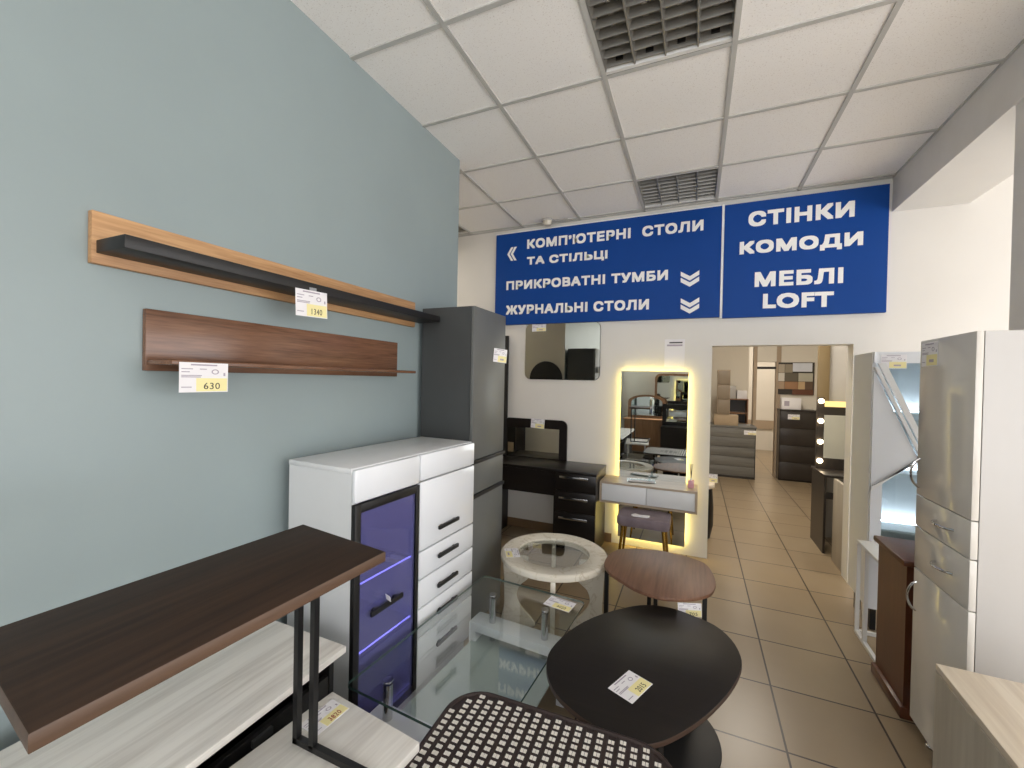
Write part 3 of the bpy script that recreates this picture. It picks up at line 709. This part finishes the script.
# ------------------------------------------------------------------ glass coffee table
t = thing('glass_coffee_table', 'low glass coffee table on chrome posts and white frame legs', 'coffee table', (-0.82, 1.64, 0), math.radians(-3.5))
gw, gl = 0.30, 0.495
bm = prism(bmesh.new(), round_rect(-gw, gw, -gl, gl, 0.02, 4), 0.392, 0.402, 'Z')
for f in bm.faces: f.material_index = 0 if abs(f.normal.z) > 0.9 else 1
obj('glass_top', bm, [M['glass'], M['glass_edge']], t, False)
bm = prism(bmesh.new(), round_rect(-gw + 0.06, gw - 0.06, -gl + 0.06, gl - 0.06, 0.02, 4), 0.158, 0.166, 'Z')
obj('glass_shelf', bm, M['frosted'], t, False)
for y in (0.325, -0.405):
    bm = bmesh.new()
    box(bm, -0.255, 0.275, y - 0.055, y + 0.055, 0.215, 0.260, 0.002); box(bm, -0.255, -0.215, y - 0.055, y + 0.055, 0, 0.215, 0.002); box(bm, 0.235, 0.275, y - 0.055, y + 0.055, 0, 0.215, 0.002)
    obj('leg_frame', bm, M['gloss_white'], t)
    for x in ((-0.145, 0.15) if y > 0 else (-0.178, 0.15)):
        bm = cyl(bmesh.new(), (x, y, 0.260), (x, y, 0.392), 0.018); cyl(bm, (x, y, 0.166), (x, y, 0.215), 0.014)
        cyl(bm, (x, y, 0.402), (x, y, 0.406), 0.019)
        obj('post', bm, M['chrome'], t, True, label='chrome spacer post')
price_tag('price tag lying on the far corner of the glass coffee table', frame((-0.602, 2.04, 0.4025), (0.99, -0.14, 0), (0.14, 0.99, 0)), 0.14, 0.096, '4020')

# ------------------------------------------------------------------ woven table in front
t = thing('rattan_table', 'square table with rounded corners covered in black and white weave', 'rattan table', (-0.362, 0.950, 0), math.radians(2))
RS, RC, ZT = 0.350, 0.115, 0.450
rr = round_rect(-RS, RS, -RS, RS, RC, 8)
obj('rim', tube(bmesh.new(), [(x, y, ZT - 0.006) for x, y in rr] + [(rr[0][0], rr[0][1], ZT - 0.006)], 0.009, 10), M['rattan'], t)
obj('woven_top', prism(bmesh.new(), [(x * 0.985, y * 0.985) for x, y in rr], ZT - 0.018, ZT - 0.003, 'Z'), M['rattan'], t, False)
bm = bmesh.new(); bd = bmesh.new()
nx = 21; px = 2 * RS / nx; py = 0.0235; zs = ZT - 0.003
def inside(x, y, m=0.014):
    ax, ay = abs(x), abs(y); L_ = RS - m; k = RS - RC; r = RC - m
    if ax > L_ or ay > L_: return False
    if ax > k and ay > k: return (ax - k) ** 2 + (ay - k) ** 2 < r * r
    return True
for i in range(nx):
    x = -RS + (i + 0.5) * px
    for j in range(-15, 16):
        y = j * py + (0.5 * py if i % 2 else 0)
        if not inside(x, y): continue
        centre = abs(x) + abs(y) * 1.1 < 0.17
        if centre:
            if j % 2 or i % 2: continue
            hl = 0.0165
        else: hl = 0.0058
        for s_ in (-1, 1):
            box(bm, x + s_ * 0.0048 - 0.0040, x + s_ * 0.0048 + 0.0040, y - hl, y + hl, zs, zs + 0.0025)
for i in range(nx + 1):
    x = -RS + i * px
    k = RS - RC
    yy = RS if abs(x) < k else k + math.sqrt(max(0, RC ** 2 - (abs(x) - k) ** 2))
    yy -= 0.008
    if yy > 0.05: box(bd, x - 0.0050, x + 0.0050, -yy, yy, zs, zs + 0.0032, 0.001)
obj('white_strips', bm, M['rattan_white'], t, False, label='pairs of short white strips in the weave')
obj('dark_strands', bd, M['rattan'], t, False)
for sx in (-1, 1):
    for sy3 in (-1, 1):
        obj('leg', cyl(bmesh.new(), (sx * 0.19, sy3 * 0.14, 0), (sx * 0.20, sy3 * 0.15, ZT - 0.018), 0.016), M['rattan'], t)
bm = bmesh.new(); tube(bm, [(-0.195, -0.145, 0.2), (0.195, 0.145, 0.2)], 0.01); tube(bm, [(0.195, -0.145, 0.2), (-0.195, 0.145, 0.2)], 0.01)
obj('cross_brace', bm, M['rattan'], t)

# ------------------------------------------------------------------ low media unit, low coffee table and C-shaped table
t = thing('media_unit', 'long whitewashed wood media unit with black base along the blue wall', 'media unit', (-1.50, -0.50, 0))
obj('top_panel', B(0, 0.44, 0, 1.575, 0.598, 0.620, 0.002), M['white_pine'], t)
bm = bmesh.new()
box(bm, 0.0, 0.37, 0.0, 0.018, 0.05, 0.598); box(bm, 0, 0.39, 1.552, 1.570, 0.0, 0.598); box(bm, 0, 0.37, 0, 1.57, 0.04, 0.06)
box(bm, 0.0, 0.012, 0, 1.57, 0.06, 0.598); box(bm, 0.0, 0.37, 0.52, 0.538, 0.06, 0.598); box(bm, 0.0, 0.37, 1.05, 1.068, 0.06, 0.598); box(bm, 0.01, 0.36, 0.0, 1.55, 0, 0.04)
obj('body', bm, M['black'], t, False)
for a, b_ in ((0.02, 0.515), (0.54, 1.045), (1.07, 1.548)):
    d = obj('door', B(0.372, 0.390, a, b_, 0.07, 0.52, 0.002), M['black'], t)
    obj('handle', B(0.390, 0.400, (a + b_) / 2 - 0.03, (a + b_) / 2 + 0.03, 0.49, 0.51), M['anth_side'], d, False)
t = thing('low_table', 'low whitewashed wood coffee table under the C-shaped table', 'coffee table', (-0.877, 0.640, 0), math.radians(-6))
obj('tabletop', B(-0.18, 0.18, -0.25, 0.325, 0.515, 0.540, 0.002), M['white_pine'], t)
for x in (-0.155, 0.115):
    obj('side_panel', B(x, x + 0.018, -0.22, 0.29, 0.0, 0.515), M['white_pine'], t, False)
obj('lower_shelf', B(-0.137, 0.115, -0.22, 0.29, 0.10, 0.118), M['white_pine'], t, False)
price_tag('price tag reading 3820 lying on the low whitewashed table', frame((-0.963, 0.898, 0.5405), (0.06, 0.99, 0), (-0.99, 0.06, 0)), 0.113, 0.074, '3820', 'red_ink')
t = thing('side_table', 'C-shaped side table with dark oak top and black steel frame', 'side table', (-0.85, 0.55, 0.54))
top = [(-0.146, 0.292), (0.182, 0.247), (0.163, -0.333), (-0.172, -0.290)]
bm = prism(bmesh.new(), top, 0.550, 0.575, 'Z', 0.003)
for f in bm.faces: f.material_index = 0 if abs(f.normal.z) > 0.5 else 1
obj('tabletop', bm, [M['smoked'], M['smoked_edge']], t)
q = 0.008
for x in (-0.114, -0.055):
    obj('leg', B(x - q, x + q, 0.248, 0.264, 0.0, 0.550), M['black_metal'], t, False)
bm = bmesh.new(); box(bm, -0.122, 0.15, 0.248, 0.264, 0.0, 0.016); box(bm, 0.134, 0.15, -0.24, 0.248, 0.0, 0.016); box(bm, -0.122, 0.134, -0.24, -0.224, 0.0, 0.016)
obj('foot_frame', bm, M['black_metal'], t, False)
bm = bmesh.new(); box(bm, -0.122, -0.106, -0.22, 0.248, 0.534, 0.5495); box(bm, -0.063, -0.047, -0.22, 0.248, 0.534, 0.5495)
obj('top_rail', bm, M['black_metal'], t, False)

# ------------------------------------------------------------------ right-hand row: tall white cabinet
def bow_handle(y0, y1, z0, z1, out):
    pts = []
    for k in range(13):
        u = k / 12; pts.append((-out * math.sin(PI * u) ** 0.6 - 0.001, y0 + (y1 - y0) * u, z0 + (z1 - z0) * u))
    return tube(bmesh.new(), pts, 0.005)
t = thing('tall_cabinet', 'tall white gloss cabinet with two doors and two drawers', 'cabinet', (0.90, 2.0, 0))
bm = bmesh.new(); box(bm, 0.022, 0.44, 0.0, 0.30, 0.085, 1.735, 0.001); box(bm, 0.022, 0.44, 0.30, 0.40, 0.085, 1.735, 0.001)
obj('body', bm, M['warm_lam'], t, False)
d = obj('door', B(0, 0.020, 0.0, 0.40, 1.068, 1.735, 0.002), M['gloss_warm'], t); obj('handle', bow_handle(0.372, 0.372, 1.10, 1.225, 0.03), M['chrome'], d)
for z0, z1, hz in ((0.930, 1.064, 1.0), (0.748, 0.926, 0.836)):
    d = obj('drawer', B(0, 0.020, 0.0, 0.40, z0, z1, 0.002), M['gloss_warm'], t); obj('handle', bow_handle(0.10, 0.225, hz, hz, 0.03), M['chrome'], d)
d = obj('door', B(0, 0.020, 0.0, 0.40, 0.085, 0.744, 0.002), M['gloss_warm'], t); obj('handle', bow_handle(0.372, 0.372, 0.565, 0.69, 0.03), M['chrome'], d)
for x in (0.06, 0.38):
    for y in (0.05, 0.35):
        obj('foot', lathe(bmesh.new(), [(0.022, 0), (0.024, 0.01), (0.014, 0.02), (0.012, 0.07), (0.02, 0.085)], x, y, 16), M['chrome'], t)
price_tag('price tag in a clear sleeve at the top of the tall white cabinet door', frame((0.8995, 2.318, 1.673), (0, -1, 0), (0, 0, 1)), 0.13, 0.10, '')

# brown cabinet
t = thing('brown_cabinet', 'low red-brown cabinet beside the tall white cabinet', 'cabinet', (0.905, 2.50, 0))
obj('body', B(0.012, 0.34, 0.012, 0.335, 0.05, 0.708), M['red_brown'], t, False)
obj('top_panel', B(-0.008, 0.36, -0.01, 0.352, 0.708, 0.735, 0.006), M['red_brown'], t)
obj('plinth', B(-0.004, 0.345, -0.004, 0.347, 0, 0.055, 0.006), M['red_brown'], t)
# white metal frame table
t = thing('frame_table', 'white metal frame table between the brown cabinet and the glass display cabinet', 'side table', (0.945, 2.88, 0))
q = 0.020
obj('tabletop', B(0, 0.40, 0.0, 0.385, 0.560, 0.578, 0.002), M['white_lam'], t)
for x in (0.0, 0.38):
    for y in (0.0, 0.365):
        obj('leg', B(x, x + q, y, y + q, 0.02, 0.56), M['white_paint'], t, False)
bm = bmesh.new()
for x in (0.0, 0.38): box(bm, x, x + q, 0, 0.385, 0, 0.02)
for y in (0.0, 0.365): box(bm, q, 0.38, y, y + q, 0, 0.02)
box(bm, 0, q, 0.235, 0.255, 0.02, 0.56); 
obj('base_frame', bm, M['white_paint'], t, False)

# glass display cabinet with cool lighting
t = thing('display_cabinet', 'tall white display cabinet with lit zigzag glass door', 'display cabinet', (1.015, 3.32, 0))
h0, h1, cw, cd = 0.145, 1.75, 0.46, 0.33
bm = bmesh.new()
box(bm, 0, 0.018, 0, cd, h0, h1); box(bm, cw - 0.018, cw, 0, cd, h0, h1); box(bm, 0.018, cw - 0.018, 0, cd, h1 - 0.018, h1); box(bm, 0.018, cw - 0.018, 0, cd, h0, h0 + 0.018)
box(bm, 0.018, cw - 0.018, cd - 0.012, cd, h0, h1)
obj('body', bm, M['white_lam'], t, False)
for z in (0.62, 0.98, 1.36):
    s = obj('shelf', B(0.02, cw - 0.02, 0.06, cd - 0.014, z, z + 0.012), M['white_lam'], t, False)
    obj('light_strip', B(0.06, cw - 0.06, cd - 0.07, cd - 0.03, z + 0.0125, z + 0.016), M['led_cool'], s, False)
obj('glass_panel', B(0.06, cw - 0.03, -0.012, -0.007, 0.25, 1.68), M['thin_glass'], t, False)
bm = bmesh.new(); Y0, Y1 = -0.020, -0.001
prism(bm, [(0.004, 1.63), (0.225, 1.105), (0.022, 0.91), (0.004, 0.91)], Y0, Y1, 'Y')
prism(bm, [(0.004, 0.905), (0.06, 0.95), (0.06, 0.25), (0.004, 0.25)], Y0, Y1, 'Y')
box(bm, 0.004, cw, Y0, Y1, h0, 0.25); box(bm, 0.004, cw, Y0, Y1, 1.68, h1); box(bm, cw - 0.03, cw, Y0, Y1, 0.25, 1.68)
obj('door', bm, M['gloss_white'], t, False)
bm = bmesh.new()
prism(bm, [(0.004, 1.655), (0.022, 1.655), (0.255, 1.105), (0.235, 1.105)], Y0 - 0.012, Y1, 'Y'); prism(bm, [(0.022, 1.68), (0.06, 1.68), (0.30, 1.105), (0.27, 1.105)], Y0 - 0.004, Y1, 'Y')
prism(bm, [(0.255, 1.105), (0.235, 1.105), (0.004, 0.885), (0.004, 0.912)], Y0 - 0.012, Y1, 'Y')
obj('zigzag_trim', bm, M['white_paint'], t, False)
for x in (0.03, cw - 0.06):
    for y in (0.02, cd - 0.05):
        obj('foot', B(x, x + 0.03, y, y + 0.03, 0, h0), M['black'], t, False)
price_tag('price tag on the top edge of the lit display cabinet', frame((1.112, 3.2985, 1.690), (1, 0, 0), (0, 0, 1)), 0.125, 0.085, '')

# oak box at lower right
t = thing('bedside_cabinet', 'pale oak cabinet standing in front of the tall white cabinet', 'cabinet', (0.655, 0.815, 0), math.radians(-2))
obj('top_panel', B(0, 0.46, 0, 0.86, 0.682, 0.700, 0.001), M['craft_oak'], t)
obj('body', B(0.0, 0.46, 0.002, 0.858, 0.0, 0.682), M['craft_side'], t, False)
d = obj('door', B(-0.002, 0.0, 0.005, 0.855, 0.01, 0.680), M['craft_side'], t, False)

# ------------------------------------------------------------------ beyond the opening
t = thing('dresser', 'grey oak chest of drawers in the room beyond the opening', 'dresser', (0.262, 7.74, 0))
obj('body', B(-0.32, 0.65, 0.012, 0.55, 0, 0.825), M['dark_stain'], t, False)
obj('top_panel', B(-0.33, 0.66, -0.005, 0.56, 0.825, 0.848), M['grey_oak'], t, False)
for k in range(5):
    z = 0.04 + k * 0.156
    obj('drawer', B(-0.31, 0.635, -0.006, 0.012, z, z + 0.150, 0.002), M['grey_oak'], t)
price_tag('small price tag on the front of the far grey chest of drawers', frame((0.825, 7.7335, 0.755), (1, 0, 0), (0, 0, 1)), 0.17, 0.07, '')
o = obj('cardboard_box', B(0.30, 0.66, 7.80, 8.1, 0.848, 1.02, 0.004), plain('kraft_card', (160, 140, 114), 0.7)); tag(o, 'brown cardboard box lying on the far grey chest of drawers', 'box')
t = thing('drawer_tower', 'narrow stack of three beige drawers on the cardboard box', 'drawer unit', (0.345, 7.86, 1.021))
obj('body', B(0, 0.19, 0, 0.22, 0, 0.75), M['tan_trim'], t, False)
for k in range(3): obj('drawer', B(0.006, 0.184, -0.012, 0, 0.01 + k * 0.247, 0.245 + k * 0.247, 0.002), plain('beige_drawer_front', (128, 114, 96), 0.5), t)
t = thing('bookcase', 'brown bookcase against the wall behind the grey chest of drawers', 'bookcase', (0.50, 8.58, 0))
bm = bmesh.new(); box(bm, 0, 0.02, 0, 0.3, 0, 1.27); box(bm, 0.36, 0.38, 0, 0.3, 0, 1.27)
for z in (0.0, 0.4, 0.8, 1.0, 1.25): box(bm, 0.02, 0.36, 0, 0.3, z, z + 0.02)
obj('frame', bm, M['brown_wood'], t, False); obj('back_panel', B(0.02, 0.36, 0.285, 0.298, 0.02, 1.25), M['dark_stain'], t, False)
o = obj('storage_box', B(0.55, 0.68, 8.62, 8.84, 1.271, 1.50, 0.004), M['warm_lam']); tag(o, 'taller cream box on top of the brown bookcase', 'box', 'boxes on the bookcase')
o = obj('storage_box', B(0.70, 0.86, 8.62, 8.84, 1.271, 1.42, 0.004), M['paper']); tag(o, 'lower white box on top of the brown bookcase', 'box', 'boxes on the bookcase')
t = thing('dark_cabinet', 'dark stained cabinet with four rows of doors beyond the opening', 'cabinet', (1.262, 7.93, 0))
obj('body', B(0, 0.50, 0.012, 0.24, 0, 1.12), M['black_wood'], t, False); obj('top_panel', B(-0.005, 0.505, -0.005, 0.25, 1.12, 1.145), M['dark_stain'], t, False)
for k in range(4): obj('door', B(0.01, 0.49, -0.004, 0.012, 0.03 + k * 0.272, 0.295 + k * 0.272, 0.003), M['dark_stain'], t)
price_tag('small price tag on the dark stained cabinet', frame((1.45, 7.925, 1.03), (1, 0, 0), (0, 0, 1)), 0.16, 0.08, '')
o = obj('printer_box', B(1.285, 1.55, 7.95, 8.12, 1.146, 1.33, 0.004), M['paper']); tag(o, 'white carton on top of the dark stained cabinet', 'box')
obj('printed_square', B(1.32, 1.39, 7.948, 7.95, 1.20, 1.28), M['pale_ink'], o, False)
t = thing('swatch_board', 'board of wood and laminate swatches on the wall above the dark cabinet', 'swatch board', (1.262, 8.2, 1.38))
obj('board', B(0, 0.50, -0.02, 0.0, 0, 0.53), M['dark_stain'], t, False)
sw = [(0.00, 0.09, 0.36, 0.50, (170, 158, 140)), (0.09, 0.20, 0.36, 0.50, (140, 130, 112)), (0.20, 0.47, 0.38, 0.52, (206, 210, 220)), (0.0, 0.09, 0.22, 0.355, (205, 200, 190)), (0.09, 0.28, 0.22, 0.355, (98, 90, 76)), (0.28, 0.48, 0.22, 0.355, (176, 172, 156)),
      (0.0, 0.09, 0.09, 0.215, (164, 140, 116)), (0.09, 0.28, 0.09, 0.215, (150, 112, 80)), (0.28, 0.375, 0.09, 0.215, (186, 158, 120)), (0.375, 0.48, 0.09, 0.215, (96, 76, 58)), (0.2, 0.49, 0.0, 0.085, (96, 56, 36))]
for x0, x1, z0, z1, c in sw: obj('swatch', B(x0 + 0.002, x1 - 0.002, -0.03, -0.02, z0, z1), plain('swatch_laminate', c, 0.4), t, False)
# vanity with bulbs
t = thing('bulb_vanity', 'dark make-up desk with mirror edged by glowing bulbs beyond the opening', 'dressing table', (1.10, 4.66, 0))
obj('side_panel', B(0.0, 0.018, 0.0, 0.44, 0, 0.70), M['dark_stain'], t, False); obj('side_panel', B(0.78, 0.798, 0.0, 0.44, 0, 0.70), M['dark_stain'], t, False)
obj('tabletop', B(-0.006, 0.804, -0.01, 0.46, 0.70, 0.722, 0.002), M['dark_stain'], t)
obj('apron', B(0.018, 0.78, 0.05, 0.07, 0.49, 0.55), M['dark_stain'], t, False)
mf = bmesh.new()
box(mf, 0.0, 0.06, 0.31, 0.34, 0.722, 1.42); box(mf, 0.74, 0.80, 0.31, 0.34, 0.722, 1.42); box(mf, 0.06, 0.74, 0.31, 0.34, 1.25, 1.33); box(mf, 0.06, 0.74, 0.31, 0.34, 0.722, 0.83)
obj('mirror_frame', mf, M['dark_stain'], t, False); obj('mirror_glass', B(0.06, 0.74, 0.315, 0.322, 0.83, 1.25), M['mirror'], t, False)
obj('lamp_bar', B(0.062, 0.738, 0.30, 0.34, 1.331, 1.385), M['lit_yellow'], t, False)
for x in (0.028, 0.772):
    for z in (0.802, 0.989, 1.191, 1.385):
        obj('bulb', lathe(bmesh.new(), [(0.008, z - 0.022), (0.02, z - 0.014), (0.025, z), (0.02, z + 0.014), (0.008, z + 0.022)], x, 0.288, 14), M['bulb'], t)
o = obj('tall_board', B(1.14, 1.235, 5.14, 5.18, 0, 2.3, 0.001), plain('olive_laminate', (128, 110, 78), 0.4)); tag(o, 'tall olive brown board standing behind the make-up desk', 'board')
o = obj('tall_door_panel', B(1.237, 1.60, 5.17, 5.20, 0, 2.3, 0.002), M['warm_lam']); tag(o, 'tall cream door panel standing behind the make-up desk mirror', 'panel')
o = obj('pale_side_board', B(1.135, 1.16, 4.24, 4.52, 0, 0.72, 0.002), M['craft_side']); tag(o, 'pale oak board standing just inside the opening beside the make-up desk', 'board')
t = thing('drum_table', 'round wood topped table with black drum base half hidden behind the opening edge', 'side table', (0.03, 4.65, 0))
obj('tabletop', lathe(bmesh.new(), [(0.17, 0.50), (0.175, 0.51), (0.175, 0.53), (0.17, 0.54)]), M['craft_oak'], t); obj('base', lathe(bmesh.new(), [(0.14, 0.0), (0.165, 0.12), (0.165, 0.3), (0.15, 0.5)]), M['black'], t)
price_tag('price tag standing on the drum table at the left edge of the opening', frame((0.17, 4.66, 0.585), (1, 0, 0), (0, 0.1, 1)), 0.11, 0.085, '')

# ------------------------------------------------------------------ seen only in the mirrors
t = thing('arched_panel', 'black arch-topped panel hung on the passage wall, reflected in the frameless mirror', 'panel', (-1.86, 2.646, 1.55))
pts = [(0.23 * math.cos(PI * k / 24), 0.24 * math.sin(PI * k / 24)) for k in range(25)]
obj('panel', prism(bmesh.new(), [(-0.23, -0.13), (0.23, -0.13)] + pts, 0, 0.03, 'Y', 0.003), M['black'], t)
t = thing('passage_cabinet', 'black cabinet with a wood-coloured drawer reflected in the dressing table mirror', 'cabinet', (-2.62, 2.65, 0))
obj('body', B(0, 0.5, 0, 0.35, 0, 1.12), M['black_wood'], t, False); obj('drawer', B(0.02, 0.48, 0.352, 0.366, 0.60, 0.72), M['tan_trim'], t, False)
t = thing('wooden_dressing_table', 'brown dressing table with arched mirror reflected in the lit mirror', 'dressing table', (-0.98, -1.55, 0))
obj('body', B(-0.42, 0.42, -0.2, 0.2, 0.05, 0.72), M['brown_wood'], t, False); obj('tabletop', B(-0.45, 0.45, -0.22, 0.22, 0.72, 0.75, 0.004), M['brown_wood'], t)
arch = [(0.40 * math.cos(PI * k / 16), 1.10 + 0.16 * math.sin(PI * k / 16)) for k in range(17)]
obj('mirror_frame', prism(bmesh.new(), [(-0.40, 0.75), (0.40, 0.75)] + arch, -0.20, -0.17, 'Y'), M['brown_wood'], t); obj('mirror_glass', prism(bmesh.new(), [(-0.33, 0.80), (0.33, 0.80)] + [(x * 0.83, 1.09 + (z - 1.1) * 0.8) for x, z in arch], -0.168, -0.163, 'Y'), M['mirror'], t)
t = thing('framed_mirror', 'tall wooden framed mirror with rounded corners reflected in the lit mirror', 'mirror', (-0.42, -2.02, 0))
obj('frame', prism(bmesh.new(), round_rect(-0.42, 0.42, 0.3, 1.74, 0.12), -0.03, 0.0, 'Y'), M['brown_wood'], t); obj('mirror_glass', prism(bmesh.new(), round_rect(-0.37, 0.37, 0.35, 1.69, 0.09), 0.001, 0.006, 'Y'), M['mirror'], t)
obj('base', B(-0.44, 0.44, -0.03, 0.25, 0, 0.3), M['brown_wood'], t, False)
t = thing('black_dresser', 'black dresser with square mirror reflected in the lit mirror', 'dresser', (-0.33, -1.0, 0))
obj('body', B(-0.28, 0.26, -0.2, 0.2, 0, 0.66), M['black_wood'], t, False); 
mf = bmesh.new(); box(mf, -0.28, -0.2, -0.2, -0.16, 0.66, 1.10); box(mf, 0.18, 0.26, -0.2, -0.16, 0.66, 1.10); box(mf, -0.2, 0.18, -0.2, -0.16, 1.0, 1.10); box(mf, -0.2, 0.18, -0.2, -0.16, 0.66, 0.74)
obj('mirror_frame', mf, M['black_wood'], t, False); obj('mirror_glass', B(-0.2, 0.18, -0.19, -0.18, 0.74, 1.0), M['mirror'], t, False)
